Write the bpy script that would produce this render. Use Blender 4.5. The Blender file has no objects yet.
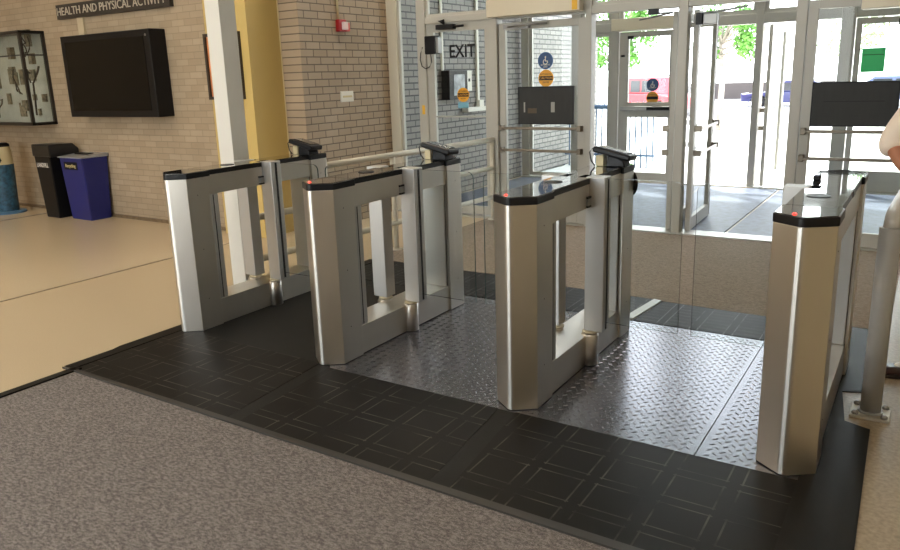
import bpy, bmesh, math, random
from mathutils import Vector, Matrix
random.seed(7)
S = bpy.context.scene
COL = S.collection

# ---------------------------------------------------------------- camera
def cam_axes(yaw, pitch, roll):
    f = Vector((math.sin(yaw)*math.cos(pitch), math.cos(yaw)*math.cos(pitch), -math.sin(pitch)))
    r = Vector((math.cos(yaw), -math.sin(yaw), 0)); u = r.cross(f)
    return (r*math.cos(roll)+u*math.sin(roll), -r*math.sin(roll)+u*math.cos(roll), f)
cam = bpy.data.cameras.new('camera'); co = bpy.data.objects.new('camera', cam); COL.objects.link(co)
rr, uu, ff = cam_axes(-0.5779, 0.2387, -0.0321)
m = Matrix((rr, uu, -ff)).transposed().to_4x4(); m.translation = Vector((3.8474, -2.7775, 1.5145))
co.matrix_world = m
cam.sensor_width = 36; cam.lens = 737.84/900*36; cam.shift_y = -18.2/900; cam.clip_end = 300
S.camera = co

# ---------------------------------------------------------------- world, sun, exposure
W = bpy.data.worlds.new('sky'); S.world = W; W.use_nodes = True
nt = W.node_tree; nt.nodes.clear()
wo = nt.nodes.new('ShaderNodeOutputWorld'); bg = nt.nodes.new('ShaderNodeBackground')
tc = nt.nodes.new('ShaderNodeTexCoord'); sx = nt.nodes.new('ShaderNodeSeparateXYZ'); cr = nt.nodes.new('ShaderNodeValToRGB')
cr.color_ramp.elements[0].position = 0.0; cr.color_ramp.elements[0].color = (.98, .98, 1, 1)
cr.color_ramp.elements[1].position = 0.8; cr.color_ramp.elements[1].color = (.80, .89, 1, 1)
nt.links.new(tc.outputs['Generated'], sx.inputs[0]); nt.links.new(sx.outputs['Z'], cr.inputs[0])
nt.links.new(cr.outputs[0], bg.inputs[0]); bg.inputs[1].default_value = 7.0
nt.links.new(bg.outputs[0], wo.inputs[0])
sl = bpy.data.lights.new('sun', 'SUN'); sl.energy = 16; sl.angle = math.radians(2); sl.color = (1, .95, .87)
so = bpy.data.objects.new('sun', sl); COL.objects.link(so)
so.rotation_euler = Vector((-.45, .42, 1.25)).to_track_quat('Z', 'Y').to_euler()
vs = S.view_settings; vs.view_transform = 'Standard'; vs.look = 'None'; vs.gamma = 1; vs.use_curve_mapping = False
vs.exposure = 0.0
LAMP_WARM = 15; LAMP_COOL = 8

# ---------------------------------------------------------------- materials
MATS = {}
def lin(c):
    return tuple(((v/255)/12.92 if v/255 <= .04045 else ((v/255+.055)/1.055)**2.4) for v in c)
def mat(name, col=(.5,.5,.5), rough=.5, metal=0., noise=0., nscale=20., bump=0., bscale=80., emit=0., stretch=None, spec=None, coat=0.):
    if name in MATS: return MATS[name]
    m = bpy.data.materials.new(name); m.use_nodes = True; n = m.node_tree.nodes; l = m.node_tree.links
    b = n['Principled BSDF']; b.inputs['Roughness'].default_value = rough; b.inputs['Metallic'].default_value = metal
    if spec is not None: b.inputs['Specular IOR Level'].default_value = spec
    if coat: b.inputs['Coat Weight'].default_value = coat
    b.inputs['Base Color'].default_value = (*col, 1)
    t = n.new('ShaderNodeTexCoord'); mp = n.new('ShaderNodeMapping'); l.new(t.outputs['Object'], mp.inputs[0])
    if stretch: mp.inputs['Scale'].default_value = stretch
    if noise:
        ns = n.new('ShaderNodeTexNoise'); ns.inputs['Scale'].default_value = nscale; ns.inputs['Detail'].default_value = 4
        l.new(mp.outputs[0], ns.inputs[0])
        r = n.new('ShaderNodeValToRGB'); r.color_ramp.elements[0].position = .3; r.color_ramp.elements[1].position = .7
        r.color_ramp.elements[0].color = (*[c*(1-noise) for c in col], 1); r.color_ramp.elements[1].color = (*[min(1, c*(1+noise)) for c in col], 1)
        l.new(ns.outputs[0], r.inputs[0]); l.new(r.outputs[0], b.inputs['Base Color'])
    if bump:
        nb = n.new('ShaderNodeTexNoise'); nb.inputs['Scale'].default_value = bscale; nb.inputs['Detail'].default_value = 3
        l.new(mp.outputs[0], nb.inputs[0]); bp = n.new('ShaderNodeBump'); bp.inputs['Strength'].default_value = bump; bp.inputs['Distance'].default_value = .004
        l.new(nb.outputs[0], bp.inputs['Height']); l.new(bp.outputs[0], b.inputs['Normal'])
    if emit:
        b.inputs['Emission Color'].default_value = (*col, 1); b.inputs['Emission Strength'].default_value = emit
    MATS[name] = m; return m
def brick(name, axis, c1, c2, mortar, bw=.2, bh=.07, ms=.006):
    m = bpy.data.materials.new(name); m.use_nodes = True; n = m.node_tree.nodes; l = m.node_tree.links
    b = n['Principled BSDF']; b.inputs['Roughness'].default_value = .6
    t = n.new('ShaderNodeTexCoord'); s = n.new('ShaderNodeSeparateXYZ'); c = n.new('ShaderNodeCombineXYZ')
    l.new(t.outputs['Object'], s.inputs[0]); l.new(s.outputs[axis], c.inputs[0]); l.new(s.outputs['Z'], c.inputs[1])
    k = n.new('ShaderNodeTexBrick'); l.new(c.outputs[0], k.inputs[0])
    k.inputs['Scale'].default_value = 1; k.inputs['Brick Width'].default_value = bw; k.inputs['Row Height'].default_value = bh
    k.inputs['Mortar Size'].default_value = ms; k.inputs['Mortar Smooth'].default_value = .2
    k.inputs['Color1'].default_value = (*c1, 1); k.inputs['Color2'].default_value = (*c2, 1); k.inputs['Mortar'].default_value = (*mortar, 1)
    ns = n.new('ShaderNodeTexNoise'); ns.inputs['Scale'].default_value = 3; l.new(t.outputs['Object'], ns.inputs[0])
    mx = n.new('ShaderNodeMix'); mx.data_type = 'RGBA'; mx.blend_type = 'MULTIPLY'; mx.inputs[0].default_value = .25
    l.new(k.outputs['Color'], mx.inputs[6]); l.new(ns.outputs[0], mx.inputs[7]); l.new(mx.outputs[2], b.inputs['Base Color'])
    bp = n.new('ShaderNodeBump'); bp.invert = True; bp.inputs['Strength'].default_value = .5; bp.inputs['Distance'].default_value = .005
    l.new(k.outputs['Fac'], bp.inputs['Height']); l.new(bp.outputs[0], b.inputs['Normal'])
    return m
def glassmat(name, tint=(.94, .96, .95), ior=1.45):
    m = bpy.data.materials.new(name); m.use_nodes = True; n = m.node_tree.nodes; l = m.node_tree.links
    n.remove(n['Principled BSDF']); out = n['Material Output']
    tr = n.new('ShaderNodeBsdfTransparent'); tr.inputs[0].default_value = (*tint, 1)
    gl = n.new('ShaderNodeBsdfGlossy'); gl.inputs['Roughness'].default_value = .01
    fr = n.new('ShaderNodeFresnel'); fr.inputs[0].default_value = ior
    mx = n.new('ShaderNodeMixShader'); ge = n.new('ShaderNodeNewGeometry'); k_ = n.new('ShaderNodeMath'); k_.operation = 'SUBTRACT'; k_.inputs[0].default_value = 1; l.new(ge.outputs['Backfacing'], k_.inputs[1])
    k2 = n.new('ShaderNodeMath'); k2.operation = 'MULTIPLY'; l.new(k_.outputs[0], k2.inputs[0]); l.new(fr.outputs[0], k2.inputs[1]); l.new(k2.outputs[0], mx.inputs[0]); l.new(tr.outputs[0], mx.inputs[1]); l.new(gl.outputs[0], mx.inputs[2])
    l.new(mx.outputs[0], out.inputs[0]); return m
def nmath(n, l, op, a, b=None, c=None):
    x = n.new('ShaderNodeMath'); x.operation = op
    for i, v in enumerate((a, b, c)):
        if v is None: continue
        if isinstance(v, (int, float)): x.inputs[i].default_value = v
        else: l.new(v, x.inputs[i])
    return x.outputs[0]
def tread_plate():
    m = mat('tread_plate', (.205, .205, .23), .26, .95)
    return m
def rubber_tile(name, base, line, px=.235, py=.21, gloss=.5, hl=1.0):
    m = bpy.data.materials.new(name); m.use_nodes = True; n = m.node_tree.nodes; l = m.node_tree.links
    b = n['Principled BSDF']; b.inputs['Roughness'].default_value = gloss; b.inputs['Specular IOR Level'].default_value = .15
    t = n.new('ShaderNodeTexCoord'); s = n.new('ShaderNodeSeparateXYZ'); l.new(t.outputs['Object'], s.inputs[0])
    def lines(sock, p):
        q = nmath(n, l, 'FRACT', nmath(n, l, 'DIVIDE', nmath(n, l, 'ADD', sock, 10.03), p))
        a = nmath(n, l, 'COMPARE', q, .12, .014); c = nmath(n, l, 'COMPARE', q, .88, .014)
        band = nmath(n, l, 'COMPARE', q, .5, .42)
        return nmath(n, l, 'MAXIMUM', a, c), band
    lx, bx_ = lines(s.outputs[0], px); ly, by_ = lines(s.outputs[1], py)
    g = nmath(n, l, 'MAXIMUM', nmath(n, l, 'MULTIPLY', lx, by_), nmath(n, l, 'MULTIPLY', ly, bx_))
    ns = n.new('ShaderNodeTexNoise'); ns.inputs['Scale'].default_value = 6; ns.inputs['Detail'].default_value = 6; l.new(t.outputs['Object'], ns.inputs[0])
    wr = n.new('ShaderNodeMapRange'); wr.inputs[1].default_value = .38; wr.inputs[2].default_value = .62; l.new(ns.outputs[0], wr.inputs[0])
    fac = nmath(n, l, 'MULTIPLY', nmath(n, l, 'MULTIPLY', g, wr.outputs[0]), hl)
    mx = n.new('ShaderNodeMix'); mx.data_type = 'RGBA'; l.new(fac, mx.inputs[0]); mx.inputs[6].default_value = (*base, 1); mx.inputs[7].default_value = (*line, 1)
    n2 = n.new('ShaderNodeTexNoise'); n2.inputs['Scale'].default_value = 2.5; n2.inputs['Detail'].default_value = 8; l.new(t.outputs['Object'], n2.inputs[0])
    m2 = n.new('ShaderNodeMix'); m2.data_type = 'RGBA'; m2.blend_type = 'OVERLAY'; m2.inputs[0].default_value = .5; l.new(mx.outputs[2], m2.inputs[6]); l.new(n2.outputs[0], m2.inputs[7])
    l.new(m2.outputs[2], b.inputs['Base Color'])
    bp = n.new('ShaderNodeBump'); bp.inputs['Strength'].default_value = .5; bp.inputs['Distance'].default_value = .003; l.new(g, bp.inputs['Height']); l.new(bp.outputs[0], b.inputs['Normal'])
    return m
def carpet(name, c1, c2, c3, scale=220):
    m = bpy.data.materials.new(name); m.use_nodes = True; n = m.node_tree.nodes; l = m.node_tree.links
    b = n['Principled BSDF']; b.inputs['Roughness'].default_value = .95; b.inputs['Specular IOR Level'].default_value = .1
    t = n.new('ShaderNodeTexCoord'); mp = n.new('ShaderNodeMapping'); mp.inputs['Scale'].default_value = (.6, 1.2, 1); mp.inputs['Rotation'].default_value = (0, 0, .4); l.new(t.outputs['Object'], mp.inputs[0])
    ns = n.new('ShaderNodeTexNoise'); ns.inputs['Scale'].default_value = scale; ns.inputs['Detail'].default_value = 2; l.new(mp.outputs[0], ns.inputs[0])
    n2 = n.new('ShaderNodeTexNoise'); n2.inputs['Scale'].default_value = scale*.28; n2.inputs['Detail'].default_value = 3; l.new(mp.outputs[0], n2.inputs[0])
    ad = nmath(n, l, 'ADD', nmath(n, l, 'MULTIPLY', ns.outputs[0], .55), nmath(n, l, 'MULTIPLY', n2.outputs[0], .45))
    r = n.new('ShaderNodeValToRGB'); e = r.color_ramp.elements; e[0].position = .38; e[0].color = (*c1, 1); e[1].position = .62; e[1].color = (*c3, 1)
    x = e.new(.5); x.color = (*c2, 1); l.new(ad, r.inputs[0]); l.new(r.outputs[0], b.inputs['Base Color'])
    bp = n.new('ShaderNodeBump'); bp.inputs['Strength'].default_value = .6; bp.inputs['Distance'].default_value = .004; l.new(ns.outputs[0], bp.inputs['Height']); l.new(bp.outputs[0], b.inputs['Normal'])
    return m

STEEL = mat('brushed_steel', (.62, .59, .54), .35, 1., noise=.03, nscale=2, stretch=(3, 3, 1))
def brushed(m, amount):
    n = m.node_tree.nodes; b = n['Principled BSDF']; b.inputs['Anisotropic'].default_value = amount
    c = n.new('ShaderNodeCombineXYZ'); c.inputs[0].default_value = .2; c.inputs[1].default_value = .12; c.inputs[2].default_value = 1; m.node_tree.links.new(c.outputs[0], b.inputs['Tangent'])
brushed(STEEL, .75)
POSTM = mat('satin_aluminium', (.52, .515, .50), .42, .8, noise=.02, nscale=2)
CAPG = mat('black_glass_top', (.012, .012, .014), .06, 0., spec=.9, coat=1.)
CAPR = mat('black_cap_rim', (.005, .005, .006), .35, spec=.3)
BLK = mat('black_plastic', (.006, .006, .007), .4, spec=.25)
DARK = mat('dark_gap', (.01, .01, .01), .6)
CREAM = mat('cream_plastic', lin((205, 190, 150)), .5)
ALU = mat('painted_frame', lin((176, 174, 166)), .45, .05)
ALUD = mat('anodised_frame', lin((150, 150, 148)), .38, .5)
WHITE = mat('white_paint', lin((222, 218, 208)), .5)
RAILM = mat('rail_paint', lin((205, 200, 185)), .33, .1)
GALV = mat('grey_steel_pipe', lin((172, 173, 174)), .42, .1, noise=.05, nscale=15)
BRONZE = mat('push_bar_metal', lin((120, 112, 100)), .35, .7)
BOARD = mat('dark_board', lin((34, 35, 34)), .6, noise=.15, nscale=5, stretch=(6, 1, 1))
BLUE = mat('sign_blue', lin((32, 74, 125)), .4)
ORANGE = mat('sign_orange', lin((226, 160, 36)), .4)
YELLOW = mat('label_yellow', lin((225, 175, 40)), .5)
GREEN = mat('backlit_green', lin((60, 215, 130)), .5)  # green set brighter, standing in for daylight shining through the paper
RED = mat('alarm_red', lin((165, 25, 28)), .35)
LED = mat('led_red', (1, .03, .02), .4, emit=4)
GLASS = glassmat('clear_glass'); WING = glassmat('wing_glass', (.955, .97, .965), 1.5)
EDGE = mat('glass_edge', (.05, .08, .075), .2)
YELW = mat('yellow_paint', lin((196, 170, 104)), .55, noise=.03, nscale=2)
TERR = mat('terrazzo_tan', lin((196, 178, 150)), .22, noise=.05, nscale=90)
TERR2 = mat('speckled_tan_floor', lin((183, 165, 136)), .38, noise=.13, nscale=260)
TERR3 = mat('speckled_concrete', lin((158, 142, 118)), .4, noise=.22, nscale=60)
CARP = carpet('grey_heather_carpet', lin((84, 78, 75)), lin((114, 107, 103)), lin((146, 139, 134)), 300)
CARB = carpet('brown_carpet', lin((122, 110, 99)), lin((148, 136, 123)), lin((168, 156, 144)), 300)
VMAT = mat('blue_grey_entry_mat', lin((72, 80, 98)), .5, noise=.35, nscale=14, bump=.2, bscale=120)
PLATE = tread_plate()
RUB = rubber_tile('rubber_tile', (.0085, .0072, .006), (.075, .067, .055))
RUBB = rubber_tile('rubber_tile_back', (.008, .008, .008), (.13, .13, .13), .2, .06, .5, 1.8)
RUBS = mat('smooth_rubber', (.0075, .0068, .006), .5, spec=.2, noise=.3, nscale=7, bump=.1, bscale=200)
BRX = brick('tan_brick_x', 'X', lin((178, 160, 136)), lin((164, 146, 122)), lin((150, 133, 110)), .2, .066, .004)
BRY = brick('tan_brick_y', 'Y', lin((178, 158, 134)), lin((166, 146, 122)), lin((104, 90, 74)), .2, .073)
BRG = brick('grey_brick_y', 'Y', lin((146, 141, 136)), lin((131, 127, 123)), lin((66, 65, 66)), .2, .073, .009)
CONC = mat('sunlit_concrete', lin((200, 198, 192)), .8, noise=.06, nscale=3)
ASPH = mat('road_asphalt', lin((150, 150, 152)), .9, noise=.1, nscale=10)
CEIL = mat('ceiling_tile', lin((205, 200, 190)), .8)
BEIGE = mat('beige_wall_paint', lin((160, 142, 112)), .6)

# ---------------------------------------------------------------- mesh helpers
def B(): return bmesh.new()
def box(bm, x0, x1, y0, y1, z0, z1):
    r = bmesh.ops.create_cube(bm, size=1)['verts']
    for v in r: v.co = Vector(((x0+x1)/2+v.co.x*(x1-x0), (y0+y1)/2+v.co.y*(y1-y0), (z0+z1)/2+v.co.z*(z1-z0)))
    return r
def obox(bm, c, sx, sy, sz, M):
    r = bmesh.ops.create_cube(bm, size=1)['verts']
    for v in r: v.co = Vector(c)+M @ Vector((v.co.x*sx, v.co.y*sy, v.co.z*sz))
    return r
def prism(bm, pts, z0, z1, ax='z', taper=None):
    def P(a, b, c):
        return {'z': (a, b, c), 'y': (a, c, b), 'x': (c, a, b)}[ax]
    lo = [bm.verts.new(P(a, b, z0)) for a, b in pts]
    tp = taper or pts
    hi = [bm.verts.new(P(a, b, z1)) for a, b in tp]
    n = len(pts); fs = [bm.faces.new(lo[::-1]), bm.faces.new(hi)]
    for i in range(n): fs.append(bm.faces.new((lo[i], lo[(i+1) % n], hi[(i+1) % n], hi[i])))
    bmesh.ops.recalc_face_normals(bm, faces=fs)
def tube(bm, pts, r, seg=16, cap=True):
    pts = [Vector(p) for p in pts]; rings = []
    up = Vector((0, 0, 1))
    for i, p in enumerate(pts):
        d = (pts[min(i+1, len(pts)-1)]-pts[max(i-1, 0)]).normalized()
        a = d.cross(up if abs(d.z) < .95 else Vector((1, 0, 0))).normalized(); b = d.cross(a)
        rad = r[i] if isinstance(r, (list, tuple)) else r
        rings.append([bm.verts.new(p+a*math.cos(t)*rad+b*math.sin(t)*rad) for t in [2*math.pi*k/seg for k in range(seg)]])
    fs = []
    for A, C in zip(rings, rings[1:]):
        for k in range(seg): fs.append(bm.faces.new((A[k], A[(k+1) % seg], C[(k+1) % seg], C[k])))
    for f in fs: f.smooth = True
    if cap: fs.append(bm.faces.new(rings[0])); fs.append(bm.faces.new(rings[-1][::-1]))
    bmesh.ops.recalc_face_normals(bm, faces=fs)
def lathe(bm, c, prof, seg=28, axis='z'):
    rings = []
    for r, h in prof:
        ring = []
        for k in range(seg):
            t = 2*math.pi*k/seg; a, b = r*math.cos(t), r*math.sin(t)
            o = {'z': (a, b, h), 'y': (a, h, b), 'x': (h, a, b)}[axis]
            ring.append(bm.verts.new(Vector(c)+Vector(o)))
        rings.append(ring)
    fs = []
    for A, C in zip(rings, rings[1:]):
        for k in range(seg):
            f = bm.faces.new((A[k], A[(k+1) % seg], C[(k+1) % seg], C[k])); fs.append(f)
    fs.append(bm.faces.new(rings[0])); fs.append(bm.faces.new(rings[-1]))
    bmesh.ops.recalc_face_normals(bm, faces=fs)
def obj(name, bm, m, parent=None, bevel=0, smooth=None, local=None):
    me = bpy.data.meshes.new(name); bm.to_mesh(me); bm.free()
    for x in (m if isinstance(m, list) else [m]): me.materials.append(x)
    o = bpy.data.objects.new(name, me); COL.objects.link(o)
    if parent: o.parent = parent
    if local: o.location = local
    if bevel:
        b = o.modifiers.new('bevel', 'BEVEL'); b.width = bevel; b.segments = 2; b.limit_method = 'ANGLE'; b.harden_normals = False
    if smooth:
        for p in me.polygons: p.use_smooth = True
    return o
def tag(o, label, cat, group=None):
    o['label'] = label; o['category'] = cat
    if group: o['group'] = group
    return o
def thing(name, label, cat, loc=(0, 0, 0), group=None, rz=0):
    o = bpy.data.objects.new(name, None); COL.objects.link(o); o.location = loc; o.rotation_euler = (0, 0, rz); o.empty_display_size = .1
    return tag(o, label, cat, group)
def struct(name, bm, m, label=None, cat=None, bevel=0):
    o = obj(name, bm, m, bevel=bevel); o['kind'] = 'structure'
    o['label'] = label or name.replace('_', ' '); o['category'] = cat or name.split('_')[0]
    return o
def sthing(name, label, cat, loc=(0, 0, 0)):
    o = thing(name, label, cat, loc); o['kind'] = 'structure'; return o
def text_bm(s, size, depth, M, sx=1.0, bold=0):
    cu = bpy.data.curves.new('t', 'FONT'); cu.body = s; cu.size = size; cu.extrude = depth; cu.align_x = 'CENTER'; cu.align_y = 'CENTER'; cu.resolution_u = 3; cu.offset = bold
    o = bpy.data.objects.new('t', cu); COL.objects.link(o); bpy.context.view_layer.update()
    me = bpy.data.meshes.new_from_object(o.evaluated_get(bpy.context.evaluated_depsgraph_get()))
    bm = B(); bm.from_mesh(me); bpy.data.objects.remove(o); bpy.data.meshes.remove(me)
    for v in bm.verts: v.co = M @ Vector((v.co.x*sx, v.co.y, v.co.z))
    return bm
def facing(n_axis, loc):          # text plane: '-y' faces the room (normal -Y), '+x' faces +X
    if n_axis == '-y': R = Matrix(((1, 0, 0), (0, 0, -1), (0, 1, 0)))
    if n_axis == '+x': R = Matrix(((0, 0, 1), (1, 0, 0), (0, 1, 0)))
    M = R.to_4x4(); M.translation = Vector(loc); return M

H = 4.2
YG, YO = 4.17, 7.35
# ================================================================ FLOORS
bm = B(); box(bm, -9, -1.83, -6, 2.42, -.1, 0); struct('floor', bm, TERR, 'glossy tan terrazzo floor in front of the brick wall', 'floor')
bm = B(); box(bm, -1.83, 0, -6, -.7, -.1, 0); box(bm, -1.83, -.13, -.7, 4.17, -.1, 0); box(bm, -9, -1.83, 2.42, 4.17, -.1, 0)
struct('floor_speckled', bm, TERR2, 'speckled tan floor left of the turnstiles', 'floor')
bm = B(); box(bm, 0, 4.6, -6, -.7, -.1, .003); struct('floor_carpet', bm, CARP, 'grey heather carpet in front of the black ramp', 'floor')
bm = B(); box(bm, 3.5, 4.6, -.7, 4.17, -.1, .001); struct('floor_right', bm, TERR3, 'speckled beige concrete floor beside the right handrail', 'floor')
bm = B(); box(bm, -.13, 3.5, -.7, 4.17, -.1, 0); struct('floor_base', bm, RUBS, 'floor under the mats between the turnstiles', 'floor')
bm = B(); prism(bm, [(-.13, 2.083), (1.305, 2.083), (1.305, 2.023), (2.38, 1.994), (2.443, 1.985), (2.443, 1.974), (3.56, 1.934), (3.56, 1.975), (3.76, 1.975), (3.76, 4.088), (-.13, 4.088)], 0, .006); struct('floor_brown_carpet', bm, CARB, 'brown carpet between the turnstiles and the doors', 'floor')
bm = B(); box(bm, -1.4, 4.6, YG, YO, -.1, 0); struct('floor_vestibule', bm, TERR3, 'vestibule floor between the two rows of doors', 'floor')
tag(obj('entry_mat', (lambda b: (box(b, -1.3, 2.3, 4.32, 7.2, 0, .01), b)[1])(B()), VMAT), 'blue-grey entry mat filling the left of the vestibule floor', 'mat')
tag(obj('entry_mat', (lambda b: (box(b, 2.33, 4.09, 4.32, 7.2, 0, .01), b)[1])(B()), VMAT), 'blue-grey entry mat in the right of the vestibule, behind the rightmost turnstile', 'mat')
bm = B(); box(bm, -9, 3.6, -.0, .0001, 0, .0001); bm.free()
# divider strips in the floor
bm = B(); box(bm, -1.84, -1.82, -6, 2.4, 0, .003); struct('trim_1', bm, mat('divider_strip', lin((120, 105, 85)), .4), 'thin metal strip between terrazzo and speckled floor', 'floor strip')
bm = B(); box(bm, -5.5, -5.46, -2, 2.4, 0, .004); struct('trim_2', bm, MATS['divider_strip'], 'brown divider strip on the floor left of the bins', 'floor strip')
bm = B(); box(bm, -.035, .015, -6, -.68, 0, .012); struct('trim_3', bm, RUBS, 'black rubber edging along the left side of the grey carpet', 'edging')
bm = B(); box(bm, -1.36, 4.6, 4.09, 4.3, 0, .018); struct('trim_4', bm, mat('threshold_metal', lin((190, 188, 182)), .35, .6), 'metal threshold under the inner doors', 'threshold')
bm = B(); box(bm, -1.36, 4.6, 7.26, 7.45, 0, .018); struct('trim_5', bm, MATS['threshold_metal'], 'metal threshold under the outer doors', 'threshold')

# ramps, each mat a thing
def ramp(name, pts, z0, z1, m, label, group=None, lowy=None):
    bm = B(); prism(bm, pts, 0, z1)
    if lowy is not None:
        for v in bm.verts:
            if v.co.z > 0 and abs(v.co.y-lowy) < .002: v.co.z = z0
    return tag(obj(name, bm, m), label, 'mat', group)
ZM = .005
ramp('rubber_ramp', [(-.03, -.7), (1.214, -.7), (1.139, .03), (-.03, .03)], .003, ZM, RUB, 'black rubber tile ramp in front of the leftmost turnstile', lowy=-.7)
ramp('rubber_ramp', [(1.301, -.7), (2.359, -.7), (2.279, -.002), (1.229, -.002)], .003, ZM, RUB, 'black rubber tile ramp in front of the middle lane', lowy=-.7)
ramp('rubber_ramp', [(2.45, -.7), (3.56, -.7), (3.56, 0), (2.37, 0)], .003, ZM, RUB, 'black rubber tile ramp in front of the right lane', lowy=-.7)
ramp('joint_strip', [(1.215, -.7), (1.3, -.7), (1.225, .03), (1.14, .03)], .003, ZM-.003, RUBS, 'smooth black joint strip between the left and middle ramps', lowy=-.7)
ramp('joint_strip', [(2.36, -.7), (2.45, -.7), (2.37, .0), (2.28, .0)], .003, ZM-.003, RUBS, 'smooth black joint strip between the middle and right ramps', lowy=-.7)
ramp('side_ramp', [(3.56, -.7), (3.785, -.7), (3.76, .58), (3.66, .62), (3.62, .95), (3.7, .98), (3.73, 1.97), (3.56, 1.97)], .003, ZM, RUBS, 'smooth black rubber ramp along the right side of the rightmost turnstile')
ramp('edge_bar', [(-.1, -.725), (3.79, -.745), (3.785, -.702), (-.03, -.702)], .004, .012, mat('edge_rubber', (.03, .027, .023), .5), 'thin black edge bar where ramp meets grey carpet')
bm = B(); prism(bm, [(-.13, -.35), (-.035, -.68), (-.035, 2.05), (-.13, 2.05)], 0, .006); tag(obj('edge_strip', bm, RUBS), 'black rubber edge strip on the left of the leftmost turnstile', 'edging')
tag(obj('lane_mat', (lambda b: (box(b, -.03, 1.165, .03, 1.5, 0, ZM-.001), b)[1])(B()), RUBS), 'smooth black rubber floor of the leftmost lane', 'mat')
# tread plates
def plate(x0, x1, y0, y1, label):
    bm = B(); box(bm, x0, x1, y0, y1, 0, ZM-.003); c = .037; zt = ZM-.003; k = c/math.sqrt(2)
    for i in range(-80, 160):
        for j in range(-160, 160):
            x, y = (i+j)*k, (i-j)*k; L_, w_ = .0155, .0045
            if not (x0+.014 < x < x1-.014 and y0+.014 < y < y1-.014): continue
            if abs(x/1.168-round(x/1.168))*1.168 < .10 and y > .09 and y < 1.31: continue
            ang = math.radians(45 if (i+j) % 2 else -45); ca, sa = math.cos(ang), math.sin(ang)
            def P(u, v, z): return bm.verts.new((x+u*ca-v*sa, y+u*sa+v*ca, z))
            lo = [P(-L_, 0, zt), P(-L_*.5, -w_, zt), P(L_*.5, -w_, zt), P(L_, 0, zt), P(L_*.5, w_, zt), P(-L_*.5, w_, zt)]
            hi = [P(-L_*.7, 0, zt+.0024), P(L_*.7, 0, zt+.0024)]
            for f in ((lo[0], lo[1], hi[0]), (lo[1], lo[2], hi[1], hi[0]), (lo[2], lo[3], hi[1]), (lo[3], lo[4], hi[1]), (lo[4], lo[5], hi[0], hi[1]), (lo[5], lo[0], hi[0])): bm.faces.new(f)
    tag(obj('tread_plate', bm, PLATE), label, 'metal plate', None)
plate(1.168, 2.30, .0, 1.5, 'dark metal tread plate in the middle lane')
plate(2.30, 3.175, .0, 1.5, 'shiny silver tread plate in the right lane')
plate(3.18, 3.56, .0, 1.5, 'narrow silver tread plate beside the rightmost turnstile')
ramp('rubber_ramp', [(-.03, 1.505), (1.3, 1.505), (1.3, 2.08), (-.03, 2.08)], .003, ZM, RUBB, 'black rubber ramp behind the leftmost lane', lowy=2.08)
ramp('rubber_ramp', [(1.31, 1.505), (2.33, 1.505), (2.378, 1.99), (1.31, 2.02)], .003, ZM, RUBB, 'black rubber ramp behind the middle lane')
ramp('rubber_ramp', [(2.40, 1.505), (3.56, 1.505), (3.56, 1.93), (2.45, 1.97)], .003, ZM, RUBB, 'ribbed black rubber ramp behind the right lane')
ramp('white_strip', [(2.336, 1.52), (2.395, 1.52), (2.44, 1.965), (2.384, 1.985)], .003, ZM+.006, mat('white_tape', lin((200, 205, 205)), .4), 'short white floor strip behind the third turnstile')

# ================================================================ WALLS
bm = B(); box(bm, -9, -2.22, 2.42, 2.6, 0, H); struct('wall_left', bm, BRX, 'tan brick wall behind the bins and screen', 'wall')
bm = B(); box(bm, -9, -2.25, 2.395, 2.42, 0, .035); struct('baseboard_left', bm, mat('dark_base', lin((110, 92, 70)), .6, noise=.3, nscale=20), 'worn base along the brick wall', 'baseboard')
bm = B(); box(bm, -2.25, -1.66, 2.3, 2.9, 0, H); struct('wall_yellow', bm, YELW, 'yellow painted wall pier with the framed picture', 'wall')
bm = B(); box(bm, -2.25, -1.66, 2.9, 3.0, 0, H); box(bm, -2.0, -1.4, 2.72, 4.17, 0, H)
struct('wall_brick_pier', bm, BRY, 'tan brick wall with the fire alarm', 'wall')
bm = B(); box(bm, -1.665, -1.652, 2.71, 2.72, 0, H); struct('trim_6', bm, CREAM, 'thin pale bead in the corner of yellow and brick wall', 'trim')
bm = B(); box(bm, -1.7, -1.4, 4.17, 10.4, 0, H+.6); struct('wall_vestibule', bm, BRG, 'grey brick wall running through the vestibule', 'wall')
bm = B(); box(bm, 4.6, 4.8, -6, 2.3, 0, H); struct('wall_right_lobby', bm, mat('lobby_wall_paint', lin((186, 168, 134)), .6), 'beige wall on the right of the camera', 'wall')
bm = B(); box(bm, 4.1, 4.8, 2.3, 7.35, 0, H); struct('wall_right', bm, mat('right_wall_paint', lin((112, 98, 78)), .6), 'brown painted wall at the right end of the doors', 'wall')
bm = B(); box(bm, -9.2, -9, -6, 2.6, 0, H); struct('wall_far_left', bm, BEIGE, 'beige wall at the far left end of the lobby', 'wall')
bm = B(); box(bm, -9, -4, -6.2, -6, 0, H); box(bm, 2.4, 4.8, -6.2, -6, 0, H); box(bm, -4, 2.4, -6.2, -6, 0, .3); box(bm, -4, 2.4, -6.2, -6, 3.8, H)
struct('wall_back', bm, BEIGE, 'beige wall behind the camera with wide window', 'wall')
t = sthing('window_6', 'wide window in the wall behind the camera', 'window')
bm = B()
for x in (-4, -2.4, -.8, .8, 2.34): box(bm, x, x+.06, -6.15, -6.05, .3, 3.8)
obj('window_frame', bm, ALU, t); bm = B(); box(bm, -4, 2.4, -6.11, -6.1, .3, 3.8); obj('glass_pane', bm, GLASS, t)
bm = B(); box(bm, -9.2, 4.8, -6.2, YG+.1, H, H+.1); box(bm, -1.7, 4.8, YG+.1, YO+.15, H, H+.1); struct('ceiling', bm, CEIL, 'lobby ceiling', 'ceiling')
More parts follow.
